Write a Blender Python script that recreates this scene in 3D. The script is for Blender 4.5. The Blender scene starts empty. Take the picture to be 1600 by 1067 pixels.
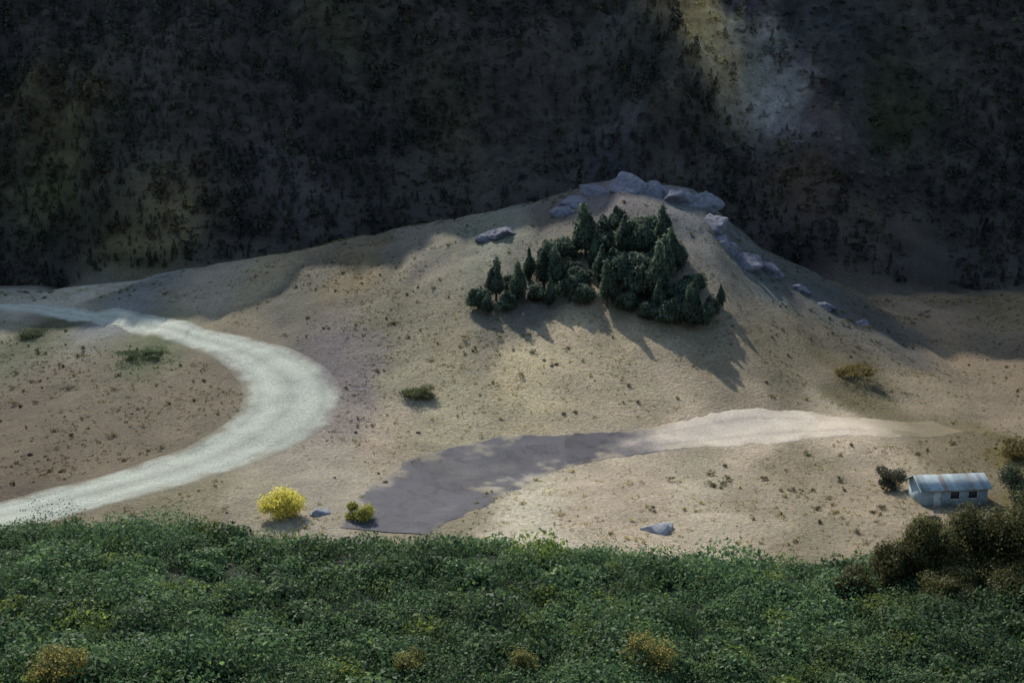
import bpy, math, random
import numpy as np
from mathutils import Vector
random.seed(4); R=np.random.default_rng(7)
S=bpy.context.scene; C=S.collection
# ---------- camera, sky, sun, exposure ----------
H=60.; PITCH=12.
cd=bpy.data.cameras.new('camera'); cam=bpy.data.objects.new('camera',cd); C.objects.link(cam)
cam.location=(0,0,H); cam.rotation_euler=(math.radians(90-PITCH),0,0); cd.lens=50; cd.clip_end=9000
S.camera=cam
SUN_EL=37; SUN_AZ=-22      # degrees; azimuth measured from +Y towards +X
w=bpy.data.worlds.new('World'); S.world=w; w.use_nodes=True
nt=w.node_tree; sk=nt.nodes.new('ShaderNodeTexSky'); sk.sky_type='NISHITA'; sk.sun_disc=False
sk.sun_elevation=math.radians(SUN_EL); sk.sun_rotation=math.radians(SUN_AZ)
bg=nt.nodes['Background']; bg.inputs[1].default_value=.115; nt.links.new(sk.outputs[0],bg.inputs[0])
sd=bpy.data.lights.new('sun','SUN'); sd.energy=2.75; sd.angle=math.radians(.6); sd.color=(1,.95,.88)
sun=bpy.data.objects.new('sun',sd); C.objects.link(sun)
_a=math.radians(SUN_AZ); _e=math.radians(SUN_EL)
sdir=Vector((math.sin(_a)*math.cos(_e),math.cos(_a)*math.cos(_e),math.sin(_e)))
sun.rotation_euler=sdir.to_track_quat('Z','Y').to_euler()
S.view_settings.view_transform='Standard'; S.view_settings.look='None'; S.view_settings.exposure=1.02
# ---------- noise and terrain ----------
_p=np.random.default_rng(3).permutation(512); _v=np.random.default_rng(5).uniform(-1,1,512)
def vn(x,y,k=0):
    x=np.asarray(x,float);y=np.asarray(y,float)
    xi=np.floor(x).astype(int);yi=np.floor(y).astype(int);fx=x-xi;fy=y-yi
    fx=fx*fx*(3-2*fx);fy=fy*fy*(3-2*fy)
    def g(a,b):return _v[_p[(_p[(a+k*57)&511]+b)&511]]
    return (g(xi,yi)*(1-fx)+g(xi+1,yi)*fx)*(1-fy)+(g(xi,yi+1)*(1-fx)+g(xi+1,yi+1)*fx)*fy
def fbm(x,y,s,o=4,k=0,ridge=False):
    t=0;a=1;n=0
    for i in range(o):
        v=vn(np.asarray(x)/s+i*17.3,np.asarray(y)/s-i*9.1,k+i)
        if ridge:v=1-2*abs(v)
        t=t+a*v;n+=a;a*=.5;s/=2.03
    return t/n
def ss(a,b,x):
    t=np.clip((x-a)/(b-a),0,1);return t*t*(3-2*t)
def ang(row):return np.radians(PITCH)-np.arctan((533.5-np.asarray(row,float))/2222.)
CX=np.array([-600,0,200,400,600,750,850,960,1080,1130,1200,1300,1400,1600,2200.])
CR=np.array([470,462,445,402,358,338,318,280,300,345,395,440,480,480,470.])
TX=np.array([-800,0,100,250,400,600,800,1000,1200,1330,1420,1600,2200.])
TR=np.array([845,842,838,828,858,862,868,890,902,900,880,880,880.])
def col_px(x,y):return 800+2222*np.asarray(x)/np.maximum(np.asarray(y)*.978+9,1)
GLY=[340,357,361,364.5,368.5,371,376,384,480];GLX=[100,86,77,70,60,50,40,30,0]
def hfun(x,y):
    x=np.asarray(x,float);y=np.asarray(y,float);c=col_px(x,np.maximum(y,40))
    yr=300.
    hc=60-yr*np.tan(ang(np.interp(col_px(x,np.full_like(x,yr)),CX,CR)))
    up=ss(190,yr,y)**1.15; dn=1-.55*ss(yr,345,y)
    z=hc*up*dn
    z=z+(fbm(x,y,38,4,2)*1.6+fbm(x,y,7.5,3,6)*.32-.9*np.maximum(fbm(x*1.3,y*.45,16,4,7,True)-.35,0)*ss(235,265,y)*2)*ss(125,160,y)
    # right-hand bank
    z=z+5*ss(70,130,x-(y-200)*.2)*ss(170,230,y)*(1-ss(290,340,y))
    # dark mountain behind
    ym=338+14*fbm(x,y*0,60,3,9)
    m=np.maximum(y-ym,0)
    mm=np.minimum(m,118)+np.maximum(m-118,0)*.12
    z=z+mm*1.3+ss(0,30,m)*(15*fbm(x,y,70,5,11,True)+6*fbm(x*1.5,y*.6,24,3,14)+3.0*fbm(x,y,9,4,15,True))
    # gully at upper right
    gx=np.interp(y,GLY,GLX)
    z=z-4*np.exp(-((x-gx)/7)**2)*ss(350,370,y)
    # viewpoint hillside and terrace
    te=60-84*np.tan(ang(np.interp(c,TX,TR)))-1.15
    near=np.where(y<60,np.minimum(57.5-.47*y, 60),0)
    tz=np.where(y<60,np.maximum(near,te-.0),te)
    tz=np.where(y<60,57.8-.477*y+(te-(57.8-.477*60))*ss(20,60,y),te)
    k=ss(86,122,y)
    return tz*(1-k)+z*k+fbm(x,y,9,3,21)*.35*(1-k)
def hit(cx,cy):
    dx=(cx-800)/2222.;dy=(533.5-cy)/2222.;p=math.radians(PITCH)
    d=np.array([dx,math.cos(p)+dy*math.sin(p),-math.sin(p)+dy*math.cos(p)])
    t=np.arange(45,900,.25);P=np.array([0,0,H])+t[:,None]*d
    i=np.argmax(P[:,2]<hfun(P[:,0],P[:,1]));return P[i]
# ---------- colour helpers ----------
def lin(c):
    c=np.asarray(c,float)/255;return np.where(c<.04,c/12.92,((c+.055)/1.055)**2.4)
def mk(name,base=(.3,.3,.3),vc=False,rough=.9,scale=3,amp=.25,bump=.3,bscale=None,trans=0,metal=0,spec=.2,bdist=.5):
    m=bpy.data.materials.new(name);m.use_nodes=True;t=m.node_tree;L=t.links.new;b=t.nodes['Principled BSDF']
    b.inputs['Roughness'].default_value=rough;b.inputs['Metallic'].default_value=metal;b.inputs['Specular IOR Level'].default_value=spec
    co=t.nodes.new('ShaderNodeTexCoord')
    n=t.nodes.new('ShaderNodeTexNoise');n.inputs['Scale'].default_value=scale;n.inputs['Detail'].default_value=9;n.inputs['Roughness'].default_value=.68
    L(co.outputs['Object'],n.inputs['Vector'])
    mr=t.nodes.new('ShaderNodeMapRange');mr.inputs['From Min'].default_value=.25;mr.inputs['From Max'].default_value=.75
    mr.inputs['To Min'].default_value=1-amp;mr.inputs['To Max'].default_value=1+amp;L(n.outputs['Fac'],mr.inputs['Value'])
    if vc:
        a=t.nodes.new('ShaderNodeVertexColor');a.layer_name='col';src=a.outputs['Color']
    else:
        a=t.nodes.new('ShaderNodeRGB');a.outputs[0].default_value=(*base,1);src=a.outputs[0]
    v=t.nodes.new('ShaderNodeVectorMath');v.operation='SCALE';L(src,v.inputs[0]);L(mr.outputs[0],v.inputs['Scale'])
    L(v.outputs[0],b.inputs['Base Color'])
    if bump:
        n2=t.nodes.new('ShaderNodeTexNoise');n2.inputs['Scale'].default_value=bscale or scale*2;n2.inputs['Detail'].default_value=8;n2.inputs['Roughness'].default_value=.7
        L(co.outputs['Object'],n2.inputs['Vector'])
        bp=t.nodes.new('ShaderNodeBump');bp.inputs['Strength'].default_value=bump;bp.inputs['Distance'].default_value=bdist;L(n2.outputs['Fac'],bp.inputs['Height']);L(bp.outputs[0],b.inputs['Normal'])
    if trans:
        tr=t.nodes.new('ShaderNodeBsdfTranslucent');L(v.outputs[0],tr.inputs['Color'])
        mx=t.nodes.new('ShaderNodeMixShader');mx.inputs[0].default_value=trans;L(b.outputs[0],mx.inputs[1]);L(tr.outputs[0],mx.inputs[2]);L(mx.outputs[0],t.nodes['Material Output'].inputs[0])
    return m
def link(name,me,m,parent=None,loc=None,**pr):
    if m and not me.materials: me.materials.append(m)
    o=bpy.data.objects.new(name,me);C.objects.link(o)
    if parent:o.parent=parent
    if loc is not None:o.location=loc
    for k,v in pr.items():o[k]=v
    return o
def npmesh(name,V,F,col=None,smooth=False):
    me=bpy.data.meshes.new(name);V=np.asarray(V,np.float32);F=np.asarray(F,np.int32);k=F.shape[1]
    me.vertices.add(len(V));me.vertices.foreach_set('co',V.ravel())
    me.loops.add(F.size);me.loops.foreach_set('vertex_index',F.ravel())
    me.polygons.add(len(F));me.polygons.foreach_set('loop_start',np.arange(len(F),dtype=np.int32)*k);me.polygons.foreach_set('loop_total',np.full(len(F),k,np.int32))
    me.update(calc_edges=True)
    if smooth:me.polygons.foreach_set('use_smooth',np.ones(len(F),bool))
    if col is not None:
        a=me.color_attributes.new('col','FLOAT_COLOR','POINT');a.data.foreach_set('color',np.c_[col,np.ones(len(V))].astype(np.float32).ravel())
    return me
def empty(name,loc,label,cat,group=None,rz=0):
    o=bpy.data.objects.new(name,None);C.objects.link(o);o.location=loc;o.rotation_euler=(0,0,rz);o['label']=label;o['category']=cat
    if group:o['group']=group
    return o
# ---------- soil colour zones (photo place -> colour of the ground there) ----------
K=1.12;KS=.36
ZN=[(30,650,100,92,78),(200,660,104,96,82),(150,600,107,100,86),(330,600,109,102,87),(60,520,84,88,68),(220,545,92,100,74),(100,470,100,106,108),(200,480,100,106,108),
(60,730,96,87,73),(420,420,86,86,78),(330,450,96,98,96),(560,430,88,87,76),(600,500,112,110,92),(470,480,96,95,86),(560,560,112,108,106),(620,590,134,130,112),(700,560,134,128,108),(530,650,138,130,124),(600,680,156,145,130),(700,650,152,148,126),
(650,380,66,69,70),(780,365,72,80,80),(860,320,56,58,62),(960,285,60,62,72),(1080,310,62,68,80),(1120,370,68,76,82),(1180,420,76,82,82),(1280,470,72,76,76),(1380,525,80,80,76),
(830,480,106,105,98),(760,500,112,110,98),(900,540,164,154,132),(820,570,178,168,140),(1000,560,160,150,128),(1130,570,132,124,106),(1230,570,110,104,86),(1330,590,100,94,68),(1300,540,84,80,70),
(1000,620,158,148,128),(1150,665,180,168,150),(1300,665,176,164,146),(1050,670,176,162,144),(1450,620,134,124,106),(1560,560,116,106,90),(1560,650,128,118,102),(1460,500,84,78,70),(1580,480,74,70,60),
(1100,730,154,148,130),(1250,740,140,132,112),(1200,800,150,142,126),(1350,800,144,135,118),(1270,860,128,122,104),(1000,770,166,156,140),(1080,780,172,164,148),(830,805,190,178,164),(545,615,106,101,106),(520,560,106,102,106),(930,800,172,162,146),(700,830,130,124,106),(400,790,146,142,126),(300,800,120,116,96),(520,760,150,146,134),(1500,700,112,104,84),(1590,720,102,94,60),(1000,480,60,62,50)]
ZP=[];ZC=[]
for a,b,r,g_,b_ in ZN:
    p=hit(a,b);ZP.append((p[0],p[1]));q=1-(1-KS)*float(ss(262,285,p[1]));ZC.append(np.minimum(lin((r,g_,b_))/(K*q),.42)*(np.array([1.15,1.0,.82]) if q<.7 else 1))
ZP=np.array(ZP);ZC=np.array(ZC)
def zone(x,y):
    sc=3.2
    xx=x+4*fbm(x,y,9,3,31);yy=y+9*fbm(x,y,12,3,33)
    W=np.zeros(len(x));O=np.zeros((len(x),3))
    for (a,b),c in zip(ZP,ZC):
        d=((xx-a)/1.)**2+((yy-b)/sc)**2+4
        wt=d**-2.2;W+=wt;O+=wt[:,None]*c
    return O/W[:,None]*np.array([1.09,1.01,.86])
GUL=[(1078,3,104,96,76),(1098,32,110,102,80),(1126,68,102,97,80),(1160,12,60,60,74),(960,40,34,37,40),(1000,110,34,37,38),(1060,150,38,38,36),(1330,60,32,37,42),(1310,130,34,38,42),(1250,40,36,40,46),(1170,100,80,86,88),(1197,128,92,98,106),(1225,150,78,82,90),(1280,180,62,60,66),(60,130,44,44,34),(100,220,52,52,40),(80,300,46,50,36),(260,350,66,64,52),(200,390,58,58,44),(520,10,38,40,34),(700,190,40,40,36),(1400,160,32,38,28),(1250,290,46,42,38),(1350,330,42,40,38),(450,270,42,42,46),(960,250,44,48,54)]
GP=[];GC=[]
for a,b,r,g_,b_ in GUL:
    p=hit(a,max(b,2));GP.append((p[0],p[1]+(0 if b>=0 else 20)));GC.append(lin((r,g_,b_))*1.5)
def mountain(x,y):
    base=np.tile(lin((40,41,43))*1.2,(len(x),1));W=np.full(len(x),.012);O=base*W[:,None]
    xx=x+3.5*fbm(x,y,9,3,41);yy=y+5*fbm(x,y,11,3,43)
    for (a,b),c in zip(GP,GC):
        d=((xx-a)**2+((yy-b)*1.5)**2)/19.+.5
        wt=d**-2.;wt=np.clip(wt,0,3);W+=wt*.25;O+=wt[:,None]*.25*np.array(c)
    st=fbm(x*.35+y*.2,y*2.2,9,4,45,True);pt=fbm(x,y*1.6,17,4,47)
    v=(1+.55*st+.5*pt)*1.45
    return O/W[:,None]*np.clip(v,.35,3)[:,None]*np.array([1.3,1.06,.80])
def gcol(x,y):
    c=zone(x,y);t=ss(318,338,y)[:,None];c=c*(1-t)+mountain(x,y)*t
    t=1-ss(92,120,y)[:,None];g=np.array([.022,.030,.014]);c=c*(1-t)+g*t
    v=1+.22*fbm(x,y,5.2,5,51)+.14*fbm(x,y,1.4,2,55)+.14*fbm(x*1.2,y*.35,14,4,57,True)
    return np.clip(c*v[:,None],.002,.9)
def terrain(name,x0,x1,y0,y1,dx,dy,m):
    xs=np.linspace(x0,x1,int((x1-x0)/dx)+1);ys=np.linspace(y0,y1,int((y1-y0)/dy)+1)
    X,Y=np.meshgrid(xs,ys);x=X.ravel();y=Y.ravel();z=hfun(x,y)
    n=len(xs);j,i=np.meshgrid(np.arange(len(ys)-1),np.arange(n-1),indexing='ij');a=(j*n+i).ravel()
    me=npmesh(name,np.c_[x,y,z],np.c_[a,a+1,a+n+1,a+n],gcol(x,y),True)
    return link(name,me,m,kind='structure')
M_soil=mk('dry_soil',vc=True,scale=2.2,amp=.5,bump=.9,bscale=1.6,bdist=.9)
M_rock=mk('dark_rock',vc=True,scale=.35,amp=.6,bump=1.0,bscale=.35,bdist=3)
terrain('ground',-240,240,-40,352.5,.9,.75,M_soil)
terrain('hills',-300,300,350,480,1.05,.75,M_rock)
terrain('hills',-700,700,479,900,9,9,M_rock)
# far skirts so that the ground goes on beyond the frame
for nm,(x0,x1,y0,y1) in {'terrain':(-900,-240,-40,350)}.items(): terrain(nm,x0,x1,y0,y1,12,12,M_soil)
terrain('terrain',240,900,-40,350,12,12,M_soil)
# ---------- roads ----------
def spline(P,n=14):
    P=np.array(P,float);P=np.vstack([2*P[0]-P[1],P,2*P[-1]-P[-2]]);o=[]
    for i in range(1,len(P)-2):
        for t in np.linspace(0,1,n,endpoint=False):
            a,b,c,d=P[i-1:i+3];o.append(.5*((2*b)+(c-a)*t+(2*a-5*b+4*c-d)*t*t+(3*b-a-3*c+d)*t**3))
    o.append(P[-2]);return np.array(o)
def road(name,pts,m,colf,rag=.35,nc=36,lift=.07):
    P=[]
    for a,b,wd in pts:
        h=hit(a,b);P.append((h[0],h[1],wd))
    P=spline(P,60);T=np.gradient(P[:,:2],axis=0);T/=np.linalg.norm(T,axis=1)[:,None];N=np.c_[-T[:,1],T[:,0]]
    V=[];Cc=[];n=nc+1
    s=np.cumsum(np.r_[0,np.linalg.norm(np.diff(P[:,:2],axis=0),axis=1)])
    for k in range(n):
        u=2*k/nc-1
        wob=(rag*fbm(s,s*0+(3 if u>0 else 8),2.5,4,61))*abs(u)**3
        off=u*P[:,2]/2+wob*np.sign(u);q=P[:,:2]+N*off[:,None]
        z=hfun(q[:,0],q[:,1])+lift+ .04*(1-u*u)-.10*(abs(u)>.99)
        V.append(np.c_[q,z]);Cc.append(colf(s,u,q))
    V=np.stack(V,1).reshape(-1,3);Cc=np.stack(Cc,1).reshape(-1,3)
    L=len(P);j,i=np.meshgrid(np.arange(L-1),np.arange(n-1),indexing='ij');a=(j*n+i).ravel()
    me=npmesh(name,V,np.c_[a,a+n,a+n+1,a+1],Cc,True);return link(name,me,m,kind='structure')
M_gravel=mk('pale_gravel',vc=True,scale=3.2,amp=.42,bump=.8,bscale=2.6,bdist=.7)
M_asph=mk('worn_asphalt',vc=True,scale=3.5,amp=.38,bump=.35,bscale=5,rough=.85)
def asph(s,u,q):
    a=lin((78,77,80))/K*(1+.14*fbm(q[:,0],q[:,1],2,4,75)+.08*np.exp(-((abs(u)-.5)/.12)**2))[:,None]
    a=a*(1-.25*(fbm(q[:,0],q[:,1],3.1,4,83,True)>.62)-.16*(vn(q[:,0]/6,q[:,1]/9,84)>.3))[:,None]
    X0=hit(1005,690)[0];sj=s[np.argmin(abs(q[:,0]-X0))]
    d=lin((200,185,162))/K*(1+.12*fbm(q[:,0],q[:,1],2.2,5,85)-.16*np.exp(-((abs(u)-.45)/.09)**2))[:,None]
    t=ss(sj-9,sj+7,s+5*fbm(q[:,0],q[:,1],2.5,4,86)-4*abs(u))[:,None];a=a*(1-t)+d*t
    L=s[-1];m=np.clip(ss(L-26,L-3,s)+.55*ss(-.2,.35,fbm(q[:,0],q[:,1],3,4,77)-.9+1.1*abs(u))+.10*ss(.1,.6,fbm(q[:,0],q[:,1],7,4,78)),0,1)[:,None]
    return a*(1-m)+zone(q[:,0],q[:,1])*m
def gravel(c0,c1,track=.14,fade=0,dim=0):
    def f(s,u,q):
        g=lin(c0)/K*(1-.0)+0*s[:,None]
        w1=np.exp(-((abs(u)-.38)/.12)**2);w2=abs(u)**6
        v=1+.13*fbm(q[:,0],q[:,1],2.2,5,71)+track*w1*.7-.14*np.exp(-((u+.05*fbm(s,s*0,9,2,72))/.12)**2)-.12*np.exp(-((abs(u)-.62)/.07)**2)
        m=np.clip(w2*.6+.25*fbm(q[:,0],q[:,1],5,3,73),0,1)[:,None]
        o=(g*(1-m)+lin(c1)/K*m)*v[:,None]
        e2=ss(.62,1.0,abs(u)+.22*fbm(q[:,0],q[:,1],2.2,4,74))*np.ones(len(s));o=o*(1-e2[:,None]*.8)+zone(q[:,0],q[:,1])*e2[:,None]*.8
        if dim: o=o*(1-dim*ss(250,275,q[:,1])[:,None])
        if fade:
            b_=1-ss(0,14,s)[:,None];o=o*(1-b_)+lin((176,164,146))/K*b_
            e=ss(s[-1]-fade,s[-1],s+3*fbm(q[:,0],q[:,1],3,3,79))[:,None];o=o*(1-e)+zone(q[:,0],q[:,1])*e
        return o
    return f
road('road',[(-260,835,11),(-60,815,11),(60,795,11),(180,764,11.5),(300,728,12),(385,692,14),(443,650,16),(455,612,16),(425,575,13),(370,546,10),(290,520,8.5),(200,500,7.5),(80,487,7),(-60,480,7),(-300,476,7)],M_gravel,gravel((184,187,168),(162,156,136),dim=.02))
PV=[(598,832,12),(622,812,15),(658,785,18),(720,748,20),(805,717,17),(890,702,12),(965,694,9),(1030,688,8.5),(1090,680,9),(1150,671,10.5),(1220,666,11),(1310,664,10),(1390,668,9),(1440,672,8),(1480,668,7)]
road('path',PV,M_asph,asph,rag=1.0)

RP=np.vstack([spline([hit(a,b)[:2] for a,b in L],12) for L in ([(-260,835),(-60,815),(60,795),(180,764),(300,728),(385,692),(443,650),(455,612),(425,575),(370,546),(290,520),(200,500),(80,487),(-60,480)],[(600,850),(648,790),(715,745),(800,714),(890,696),(965,690),(1030,690),(1130,672),(1220,664),(1310,662),(1390,664)])])
def offroad(x,y,d=7.5):
    return np.array([np.min((RP[:,0]-a)**2+(RP[:,1]-b)**2) for a,b in zip(x,y)])>d*d
# ---------- foliage ----------
def leafquads(P,Nn,size,col,asp=.6):
    n=len(P);a=R.normal(size=(n,3));Nn=Nn/np.linalg.norm(Nn,axis=1)[:,None]
    u=np.cross(Nn,a);u/=np.linalg.norm(u,axis=1)[:,None];v=np.cross(Nn,u)
    s=(np.asarray(size)*R.uniform(.6,1.4,n))[:,None]
    V=np.stack([P-u*s,P-v*s*asp+Nn*s*.15,P+u*s,P+v*s*asp+Nn*s*.15],1).reshape(-1,3)
    F=np.arange(n*4).reshape(-1,4);return V,F,np.repeat(col,4,axis=0)
def leafmesh(name,P,Nn,size,col,asp=.6):
    return npmesh(name,*leafquads(P,Nn,size,col,asp))
def dirs(n):
    d=R.normal(size=(n,3));return d/np.linalg.norm(d,axis=1)[:,None]
def crown_pts(n,rx,rz,zc,lobes=9,hollow=.55):
    """leaf positions in an uneven crown made of lobes"""
    L=dirs(lobes)*np.array([rx*.62,rx*.62,rz*.6])*R.uniform(.4,1.15,(lobes,1));LR=R.uniform(.22,.58,lobes)
    i=R.integers(0,lobes,n);d=dirs(n);r=R.uniform(hollow,1,n)**.6*(1+.18*R.normal(size=n)*.5)
    P=L[i]+d*(r*LR[i])[:,None]*np.array([rx,rx,rz]);P[:,2]+=zc
    P[:,2]=np.maximum(P[:,2],.05+R.uniform(0,.2,n));return P,d+R.normal(size=(n,3))*.5,i
def leafcol(base,i,n,var=.25,hi=None,hf=0):
    lo=R.uniform(1-var,1+var,i.max()+1)
    c=np.array(base)[None]*(lo[i]*R.uniform(.75,1.25,n))[:,None]
    if hi is not None:
        m=R.random(n)<hf;c[m]=np.array(hi)*R.uniform(.7,1.2,(m.sum(),1))
    return c
M_leaf=mk('leaves',vc=True,scale=2,amp=.15,bump=0,rough=.65,trans=.42,spec=.2)
M_bark=mk('bark',(.09,.07,.05),scale=6,amp=.4,bump=.5)
def limb(pts,rads,k=7):
    pts=np.array(pts,float);V=[];F=[]
    for j,(p,r) in enumerate(zip(pts,rads)):
        for q in range(k):
            a=2*math.pi*q/k;V.append((p[0]+r*math.cos(a),p[1]+r*math.sin(a),p[2]))
    for j in range(len(pts)-1):
        for q in range(k):
            F.append((j*k+q,j*k+(q+1)%k,(j+1)*k+(q+1)%k,(j+1)*k+q))
    return V,F
def trunkmesh(name,h,r,nb=6,spread=1.5):
    V,F=limb([(0,0,-.4),(.05,0,h*.3),(-.08,.05,h*.6),(.05,0,h*.92)],[r*1.3,r,r*.7,r*.15])
    for b in range(nb):
        a=b*2.4;z0=h*(.2+.1*b*6/nb);l=spread*(1-.08*b)
        v,f=limb([(0,0,z0),(math.cos(a)*l*.5,math.sin(a)*l*.5,z0+l*.35),(math.cos(a)*l,math.sin(a)*l,z0+l*.8)],[r*.45,r*.3,r*.06],5)
        o=len(V);V+=v;F+=[tuple(q+o for q in ff) for ff in f]
    return npmesh(name,V,F,smooth=True)
def put(obj,cx=None,cy=None,xy=None,sink=0):
    if xy is None: p=hit(cx,cy);x,y=p[0],p[1]
    else:x,y=xy
    obj.location=(x,y,float(hfun(np.array([x]),np.array([y]))[0])-sink);return obj
# dark evergreen clump on the knoll : few source meshes, copied
TREES=[]
for k in range(5):
    n=6000;P,N,i=crown_pts(n,[3.1,2.5,3.6,2.2,3.0][k],[3.0,4.2,2.6,4.6,3.6][k],[3.0,4.3,2.7,4.6,3.6][k],[16,13,20,12,18][k],.2);P[:,:2]*=(1.12-.11*np.clip(P[:,2]-2,0,5))[:,None]
    TREES.append((leafmesh('crown',P,N,.26,leafcol((.075,.105,.066),i,n,.45)),trunkmesh('trunk',5.2,.22)))
def tree(xy,s,label,group,cat='tree',k=None,rz=None,name='evergreen_tree',meshes=None,sz=None):
    cm,tm=(meshes or TREES)[k if k is not None else random.randrange(len(meshes or TREES))]
    e=empty(name,(0,0,0),label,cat,group,rz if rz is not None else random.uniform(0,6.28));put(e,xy=xy,sink=.2);e.scale=(s*random.uniform(.9,1.1),s*random.uniform(.9,1.1),(sz or s))
    link('crown',cm,M_leaf,e)
    if tm:link('trunk',tm,M_bark,e)
    return e
CL=[(748,482,.75),(775,470,.85),(800,455,.8),(828,440,.9),(855,425,.95),(885,412,1.0),(915,405,1.1),(945,400,1.15),(975,400,1.1),(1005,402,1.05),(1030,415,1.0),(870,455,.85),(905,450,1.0),(940,448,1.1),(972,455,1.1),(1000,462,1.1),(1030,470,1.1),(1058,480,1.05),(1086,492,.95),(1110,503,.75),(1045,505,.85),(1075,515,.8),(1012,498,.8),(920,375,.8),(965,368,.9),(1010,372,.85),(1050,430,.9),(1085,455,.85),(1125,480,.6),(760,492,.6),(790,486,.7),(812,474,.8),(838,470,.8),(860,478,.75),(888,474,.85),(915,478,.8),(948,478,.85),(980,485,.85),(1030,492,.9),(1062,505,.8),(1098,508,.7),(850,450,.9),(890,435,1.0),(930,425,1.0),(960,440,1.0),(1000,440,1.05),(1040,450,1.0),(1070,470,.95),(900,395,.9),(940,385,.95),(985,382,.95),(1035,392,.9),(1060,410,.85)]
EL={0:'evergreen at the left tip of the clump on the knoll',1:'second evergreen from the left tip of the clump',28:'small evergreen at the right end of the clump, higher up',19:'smallest evergreen at the lower right tip of the clump',23:'topmost evergreen on the left, nearest the rocky crest',25:'topmost evergreen on the right, nearest the rocky crest',24:'topmost evergreen at the centre of the clump',21:'frontmost evergreen at the lower right of the clump'}
for q,(a,b,s) in enumerate(CL):
    p=hit(a,b);tree((p[0],p[1]),s*[1.05,.85,.95,1.1,.8][(q*3)%5],EL.get(q,'dark evergreen packed inside the clump on the slope below the grey rocky crest'),'evergreens clumped on the knoll',k=q%5)
# shrubs that stand alone
def shrub(cx,cy,rx,rz,base,label,name='shrub',cat='bush',n=3500,hi=None,hf=0,leaf=.13,xy=None,group=None,lobes=9):
    e=empty(name,(0,0,0),label,cat,group);put(e,cx,cy,xy,sink=.05)
    P,N,i=crown_pts(n,rx,rz,rz*.75,lobes,.3);link('foliage',leafmesh('foliage',P,N,leaf,leafcol(base,i,n,.3,hi,hf)),M_leaf,e)
    link('stem',trunkmesh('stem',rz*1.1,.07,5,rx*.5),M_bark,e);return e
shrub(440,808,3.2,2.5,(.50,.46,.11),'largest yellow flowering bush just beyond the green thicket, below the bend of the pale road','flowering_bush',hi=(.85,.76,.16),hf=.65,n=9000,lobes=34,leaf=.13)
shrub(562,812,2.1,1.6,(.32,.33,.08),'lower yellow-green bush at the near left corner of the grey paved strip','flowering_bush',hi=(.5,.45,.1),hf=.4)

shrub(655,622,3.2,1.4,(.14,.15,.07),'lone olive green bush on the sandy ground right of the road bend')
shrub(1335,592,4.2,1.6,(.16,.12,.04),'rusty brown bush at the foot of the dark slope on the right')
shrub(1388,762,2.7,2.0,(.10,.10,.06),'dark olive bush left of the pale blue hut')
shrub(1590,715,3.6,2.2,(.17,.14,.045),'yellow brown bush behind the pale blue hut at the right edge',n=5000)
shrub(1595,782,3.0,3.4,(.05,.07,.04),'tall dark green bush against the right end of the pale blue hut',n=7000)
shrub(1450,835,2.3,1.4,(.06,.065,.03),'low dark bush in front of the pale blue hut')
shrub(225,556,5.5,.8,(.10,.13,.06),'wide low green bush inside the upper curve of the pale road')
shrub(40,527,5.0,.9,(.10,.12,.06),'low green bush by the far road at the left edge')
# dark near shrubs, lower right, on the edge of the viewpoint terrace
def near(cx,cy,y):
    dx=(cx-800)/2222.;return (dx*(y*.978+6.3),y)
for cx,y,rx,rz,l in [(1335,83,1.3,1.3,'small dark olive bush at the left end of the dark group at the lower right'),(1400,84,1.4,1.7,'second dark olive bush from the left, at the lower right below the pale blue hut'),(1458,84,1.8,2.6,'rounded dark olive bush under the left half of the pale blue hut'),(1520,85,2.0,3.0,'broad dark olive bush under the right half of the pale blue hut'),(1585,84,2.1,3.7,'tallest dark olive bush, near the right edge below the hut'),(1490,81,1.9,1.2,'low dark olive bush in front of the taller dark ones at the lower right'),(1590,81,2.0,1.4,'low dark olive bush at the right edge in front of the tallest one')]:
    shrub(0,0,rx*1.18,rz,(.095,.092,.03),l,n=16000,leaf=.085,xy=near(cx,0,y),lobes=26,group='dark olive bushes at the lower right')
for cx,y,l in [(1020,66,'yellow flowering clump breaking the thicket at the bottom edge, right of centre'),(90,66,'brownish yellow clump at the bottom edge near the left corner'),(640,65,'small yellow flecked clump at the bottom edge left of centre'),(820,65,'faint yellow flecked clump at the bottom edge at the centre')]:
    big=cx in(1020,90);x_=near(cx,0,66)[0];te_=60-84*math.tan(float(ang(np.interp(cx,TX,TR))))-1.15;y=(60-te_)/.477+(-.2 if cx==90 else .9)
    shrub(0,0,2.0 if big else 1.0,1.4 if big else 1.0,(.15,.16,.05),l,'flowering_clump','flower clump',n=5000,leaf=.06,lobes=24,hi=(.50,.38,.10),hf=.30 if big else .2,xy=near(cx,0,y))
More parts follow.
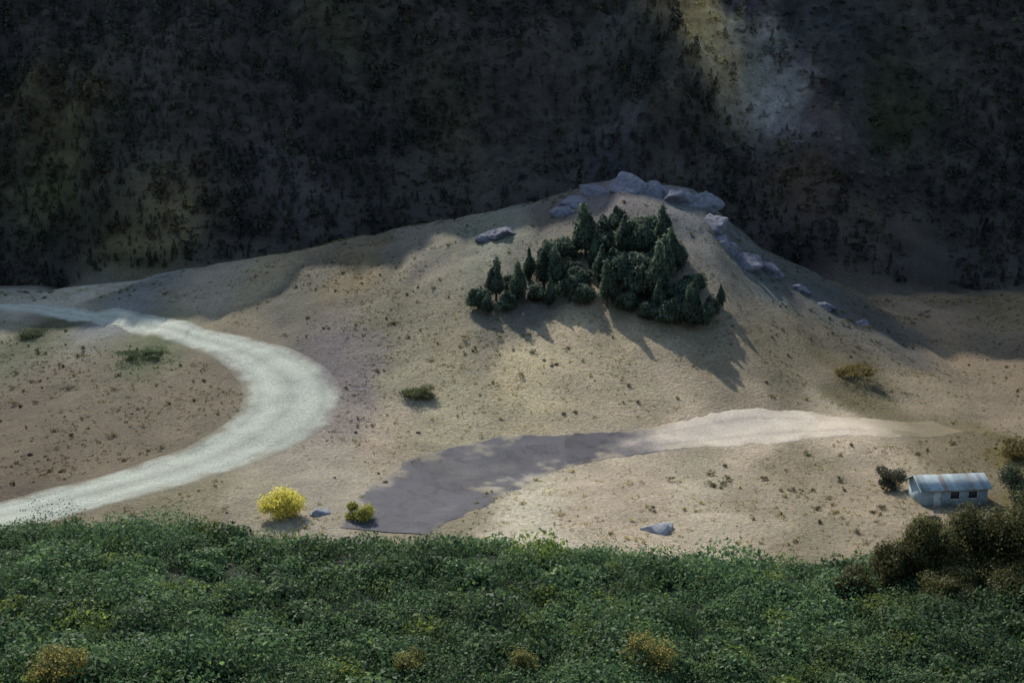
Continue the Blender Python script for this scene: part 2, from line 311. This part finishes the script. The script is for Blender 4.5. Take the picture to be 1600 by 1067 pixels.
# undergrowth : one mass of green ground cover on the terrace
def thicket():
    Vs=[];Fs=[];Cs=[];o=0
    nb=4300
    xs=R.uniform(-46,46,nb);ys=R.uniform(50,93,nb);hz=hfun(xs,ys)
    for x,y,z in zip(xs,ys,hz):
        if abs(x)>y*.36+6:continue
        r=(R.uniform(.5,1.3) if R.random()<.85 else R.uniform(1.3,2.1))*((.5+.9*R.random()**2) if y>84 else 1);n=int(190*r);i=R.integers(0,5,n)
        d=dirs(n);d[:,2]=abs(d[:,2])
        P=np.array([x,y,z])+d*(r*R.uniform(.6,1.05,(n,1)))*np.array([1.1,1.1,R.uniform(.6,1.15)])
        g=.5+.5*fbm(np.array([x]),np.array([y]),9,3,81)[0];base=np.array([.082,.142,.058])*(.55+.8*g)*R.uniform(.7,1.3)
        if x>10: base=base*(1-.22*min(1,(x-10)/15))
        if R.random()<.08: base=base*np.array([1.5,1.2,.7])
        v,f,c=leafquads(P,d+R.normal(size=(n,3))*.6,R.choice([.07,.10,.15]),leafcol(base,i,n,.2,base*np.array([1.9,1.7,1.3]),.12))
        Vs.append(v);Fs.append(f+o);Cs.append(c);o+=len(v)
    return npmesh('undergrowth',np.vstack(Vs),np.vstack(Fs),np.vstack(Cs))
link('undergrowth',thicket(),M_leaf,kind='stuff',label='dense dark green undergrowth covering the slope below the viewpoint',category='undergrowth')
# dry tufts and stones over the valley floor (uncountable)
def tufts():
    n=30000;x=R.uniform(-150,150,n*3);y=R.uniform(125,318,n*3)
    m=(fbm(x,y,13,3,91)+.5*fbm(x,y,3,2,93)+R.uniform(-.5,.5,n*3))>.1;x=x[m];y=y[m];o=offroad(x,y);x=x[o][:n];y=y[o][:n];n=len(x)
    k=7;X=np.repeat(x,k)+R.normal(0,.16,n*k);Y=np.repeat(y,k)+R.normal(0,.16,n*k);Z=hfun(X,Y)
    hgt=np.repeat(R.uniform(.05,.24,n)*(1+(R.random(n)<.06)*1.2),k);P=np.c_[X,Y,Z+hgt*.4]
    N=R.normal(size=(n*k,3));N[:,2]*=.3
    c=np.repeat(zone(x,y)*R.uniform(.75,1.25,(n,1))*np.array([1.0,1.02,.72]),k,axis=0)
    return leafmesh('dry_grass',P,N,hgt*.6,c,.45)
link('dry_grass',tufts(),M_leaf,kind='stuff',label='thin dry grass tufts scattered over the sandy valley floor',category='grass')
def scrub():
    n=900;x=R.uniform(-150,150,n);y=R.uniform(130,318,n);m=(fbm(x,y,26,3,97)+R.uniform(-.25,.25,n))>.12;x=x[m];y=y[m];o=offroad(x,y,9);x=x[o];y=y[o];A=[]
    for a,b in zip(x,y):
        rr=R.uniform(.3,1.0);m=int(60+130*rr);P,N,i=crown_pts(m,rr*1.2,rr*.7,rr*.35,6,.2);P+=np.array([a,b,float(hfun(np.array([a]),np.array([b]))[0])])
        A.append((P,N,leafcol(np.array([.15,.145,.075])*R.uniform(.55,1.3)*np.array([R.uniform(.9,1.3),1,1]),i,m,.3)))
    P,N,c=[np.vstack([q[j] for q in A]) for j in range(3)];return leafmesh('scrub',P,N,.09,c)
link('scrub',scrub(),M_leaf,kind='stuff',label='low olive scrub dotted over the sandy valley floor',category='scrub')
def rockverts(sub,seed,rough=.35):
    import bmesh
    bm=bmesh.new();bmesh.ops.create_icosphere(bm,subdivisions=sub,radius=1);V=np.array([v.co[:] for v in bm.verts]);F=np.array([[v.index for v in f.verts] for f in bm.faces]);bm.free()
    r=np.random.default_rng(seed)
    for _ in range(9):
        d=r.normal(size=3);d/=np.linalg.norm(d);k=r.uniform(.45,.85);t=V@d;V=V-np.outer(np.maximum(t-k,0),d)
    q=fbm(V[:,0]*2+seed,V[:,1]*2+V[:,2]*3,1.,3,seed%40);return V*(1+rough*.5*q)[:,None]*np.array([1,.8,.65]),F
def stones():
    B=[rockverts(1,100+i) for i in range(6)];n=5000;x=R.uniform(-150,150,n);y=R.uniform(125,320,n);z=hfun(x,y);s=R.pareto(2.6,n)*.09+.05;s=np.minimum(s,.6);o_=offroad(x,y);x=x[o_];y=y[o_];z=z[o_];s=s[o_];n=len(x)
    c=zone(x,y)*R.uniform(.6,1.25,(n,1));Vs=[];Fs=[];Cs=[];o=0
    for k in range(n):
        V,F=B[k%6];a=R.uniform(0,6.28);ca,sa=math.cos(a),math.sin(a)
        v=V@np.array([[ca,sa,0],[-sa,ca,0],[0,0,1]])*s[k]+np.array([x[k],y[k],z[k]+s[k]*.2]);Vs.append(v);Fs.append(F+o);Cs.append(np.tile(c[k],(len(v),1)));o+=len(v)
    return npmesh('stones',np.vstack(Vs),np.vstack(Fs),np.vstack(Cs))
link('stones',stones(),M_soil,kind='stuff',label='loose stones strewn over the sandy valley floor',category='stones')
def scree():
    B=[rockverts(1,400+i) for i in range(6)];n=6500;y=R.uniform(345,410,n);x=np.where(R.random(n)<.6,np.interp(y,GLY,GLX)+R.normal(0,4,n),R.uniform(-170,170,n));z=hfun(x,y);s=np.minimum(R.pareto(2.2,n)*.16+.12,1.5)
    c=mountain(x,y)*R.uniform(.6,1.5,(n,1));Vs=[];Fs=[];Cs=[];o=0
    for k in range(n):
        V,F=B[k%6];a=k*1.3;ca,sa=math.cos(a),math.sin(a)
        v=V@np.array([[ca,sa,0],[-sa,ca,0],[0,0,1]])*s[k]+np.array([x[k],y[k],z[k]+s[k]*.15]);Vs.append(v);Fs.append(F+o);Cs.append(np.tile(c[k],(len(v),1)));o+=len(v)
    return npmesh('scree',np.vstack(Vs),np.vstack(Fs),np.vstack(Cs))
link('scree',scree(),M_soil,kind='stuff',label='pale scree lying in the gully on the dark mountainside at the upper right',category='scree')
# boulders and outcrops
M_bl=mk('blue_grey_rock',(.20,.20,.225),scale=1.3,amp=.6,bump=1.0,bscale=1.0,bdist=1.2)
M_pale=mk('pale_rock',(.33,.33,.33),scale=1.2,amp=.3,bump=.8,bscale=2)
def rock(cx,cy,sx,sy,sz,seed,m,label,name='boulder',cat='boulder',group=None):
    V,F=rockverts(4,seed,.5);me=npmesh(name,V*np.array([sx,sy,sz])*np.array([1,1.25,1.5]),F,smooth=False)
    o=link(name,me,m,label=label,category=cat);put(o,cx,cy,sink=sz*.35);o.rotation_euler=(0,0,(seed*1.7)%6.28)
    if group:o['group']=group
    return o
OC=[(905,312,3.2,1.6),(940,296,4.0,2.3),(975,290,4.2,2.3),(1012,298,3.8,2.0),(1050,306,4.4,2.4),(1085,314,4.2,2.4),(1108,345,3.2,1.8),(1128,378,3.0,1.5),(1160,405,3.4,1.4),(1195,422,3.0,1.2),(880,330,2.4,1.0),(1245,452,2.2,.9),(790,362,3.0,1.1),(760,370,2.2,.8),(1290,478,2.0,.8),(1345,505,2.2,.8)]
ORD=['leftmost','second from the left','third from the left','fourth from the left','fifth from the left','sixth from the left','rightmost']
RL=['%s of the seven blue grey rocks on the crest above the evergreens'%t for t in ORD]+['blue grey rock just right of the crest, highest on the falling ridge','blue grey rock on the ridge level with the top of the right evergreens','blue grey rock on the ridge right of the middle of the evergreen clump','low blue grey rock directly above the left of the evergreen clump','blue grey rock farther down the falling ridge, right of the evergreens','larger of two rocks left of the evergreens below the skyline','smaller of two rocks left of the evergreens below the skyline','flat blue grey rock low on the falling ridge','lowest blue grey rock on the falling ridge, above the rusty bush']
for q,(a,b,s,h) in enumerate(OC):
    big=q<7
    rock(a,b,s*1.35,s*1.2,h*1.7,200+q,M_bl,RL[q],'rock_outcrop','rock','rocks of the crest' if big else 'rocks along the slope')
rock(1022,826,2.9,2.3,1.7,312,M_pale,'pale grey boulder standing alone beyond the thicket, right of centre')
rock(505,803,2.1,1.5,1.3,309,mk('grey_boulder',(.30,.32,.33),scale=1.5,amp=.4,bump=.9),'pale bluish grey boulder between the two yellow bushes')
# forest on the mountain (far-off wood, one mass)
def forest():
    n=12000;x=R.uniform(-190,190,n);y=R.uniform(334,420,n)
    d=fbm(x,y,34,4,95)+R.uniform(-.3,.3,n);gx=np.interp(y,GLY,GLX)
    ok=(d>-.22)&(abs(x-gx)>5+4*R.random(n))&(abs(x)<y*.40+10)
    x=x[ok];y=y[ok];z=hfun(x,y);n=len(x);k=70
    s=np.minimum(.55+R.pareto(3.2,n)*1.1,3.3)
    t=R.random((n,k));dd=dirs(n*k).reshape(n,k,3)
    rad=(.55*(1-t**1.4)+.06)[...,None]
    P=np.stack([x,y,z],1)[:,None,:]+np.concatenate([dd[...,:2]*rad*R.uniform(.5,1,(n,k,1)),(t*1.9)[...,None]],2)*s[:,None,None]
    N=dd+np.array([0,0,.3]);c=np.array([.032,.037,.026])*R.uniform(.5,1.5,(n,1,1))*R.uniform(.8,1.2,(n,k,1))
    w=R.random(n)<.15;c[w]=c[w]*np.array([1.5,1.2,.9])
    mc=mountain(x,y)[:,None,:];c=c*.7+mc*.45
    sz=(s[:,None]*.17*np.ones((n,k))).reshape(-1)
    return leafmesh('forest',P.reshape(-1,3),N.reshape(-1,3),sz,c.reshape(-1,3),.7)
def brush():
    n=26000;x=R.uniform(-190,190,n);y=R.uniform(334,420,n);gx=np.interp(y,GLY,GLX)
    ok=(fbm(x,y,20,4,98)+R.uniform(-.5,.5,n)>-.15)&(abs(x-gx)>4+3*R.random(n));x=x[ok];y=y[ok];z=hfun(x,y);n=len(x);k=15
    s=R.pareto(3,n)*.5+.3;s=np.minimum(s,1.8);dd=dirs(n*k).reshape(n,k,3);dd[...,2]=abs(dd[...,2])
    P=np.stack([x,y,z],1)[:,None,:]+dd*s[:,None,None]*np.array([1,1,.6]);c=mountain(x,y)[:,None,:]*R.uniform(.35,1.3,(n,1,1))*R.uniform(.7,1.3,(n,k,1))*np.array([1,1.06,.8])
    return leafmesh('brush',P.reshape(-1,3),(dd+.3*R.normal(size=(n,k,3))).reshape(-1,3),np.repeat(s*.38,k),c.reshape(-1,3),.8)
link('brush',brush(),M_leaf,kind='stuff',label='low dark brush between the trees of the mountainside',category='brush')
link('forest',forest(),M_leaf,kind='stuff',label='dark scrub forest covering the mountainside behind the valley',category='forest')
# pale blue hut at the right
def boxmesh(name,bs):
    V=[];F=[]
    for x0,x1,y0,y1,z0,z1 in bs:
        o=len(V);V+=[(x0,y0,z0),(x1,y0,z0),(x1,y1,z0),(x0,y1,z0),(x0,y0,z1),(x1,y0,z1),(x1,y1,z1),(x0,y1,z1)]
        F+=[tuple(o+i for i in f) for f in((3,2,1,0),(4,5,6,7),(0,1,5,4),(1,2,6,5),(2,3,7,6),(3,0,4,7))]
    return npmesh(name,V,F)
h=empty('hut',(0,0,0),'low pale blue hut with a metal roof, half hidden by dark bushes at the right','hut',rz=.12);put(h,1480,783,sink=.1);h.scale=(1.12,1.12,1.2)
M_wall=mk('painted_boards',(.24,.31,.32),scale=1.2,amp=.45,bump=.3);M_roof=mk('metal_roof',vc=True,scale=1.5,amp=.4,bump=.15,rough=.65,spec=.3)
M_dark=mk('dark_opening',(.03,.035,.04),rough=.3,bump=0);M_trim=mk('trim',(.5,.52,.5),bump=.1)
wl=boxmesh('wall',[(-4,4,-2,2,0,2.2)]);link('wall',wl,M_wall,h)
def roofm():
    V=[];F=[];n=60
    for j in range(n+1):
        x=-4.4+8.8*j/n;zz=.09*(j%2)
        V+=[(x,-2.5,2.05+zz),(x,0,3.15+zz),(x,2.5,2.05+zz),(x,2.5,1.97+zz),(x,0,3.07+zz),(x,-2.5,1.97+zz)]
    for j in range(n):
        a=6*j;b=a+6
        for q in range(6):F.append((a+q,b+q,b+(q+1)%6,a+(q+1)%6))
    cc=np.repeat(np.array([.27,.32,.31])*R.uniform(.62,1.25,(16,1)),4,axis=0)[:n+1];cc[20:24]=(.24,.20,.16);cc[44:46]=(.25,.22,.18)
    return npmesh('roof',V,F,np.repeat(cc,6,axis=0))
rf=link('roof',roofm(),M_roof,h)
for gx in(-4,3.9):
    gm=bpy.data.meshes.new('gable');gm.from_pydata([(gx,-2,2.2),(gx,2,2.2),(gx,0,3.02),(gx+.1,-2,2.2),(gx+.1,2,2.2),(gx+.1,0,3.02)],[],[(0,2,1),(3,4,5),(0,3,5,2),(1,2,5,4),(0,1,4,3)])
    link('gable',gm,M_wall,h)
dr=link('door',boxmesh('door',[(-2.6,-1.7,-2.05,-2.003,.05,1.95)]),M_trim,h);link('handle',boxmesh('handle',[(-1.85,-1.78,-2.1,-2.053,.95,1.1)]),M_dark,dr)
for x0 in(-.6,1.6):
    wn=link('window',boxmesh('window',[(x0,x0+1.1,-2.03,-2.003,.95,1.75)]),M_dark,h)
    link('frame',boxmesh('frame',[(x0-.08,x0,-2.06,-2.003,.87,1.83),(x0+1.1,x0+1.18,-2.06,-2.003,.87,1.83),(x0,x0+1.1,-2.06,-2.003,1.75,1.83),(x0,x0+1.1,-2.06,-2.003,.87,.95)]),M_trim,wn)
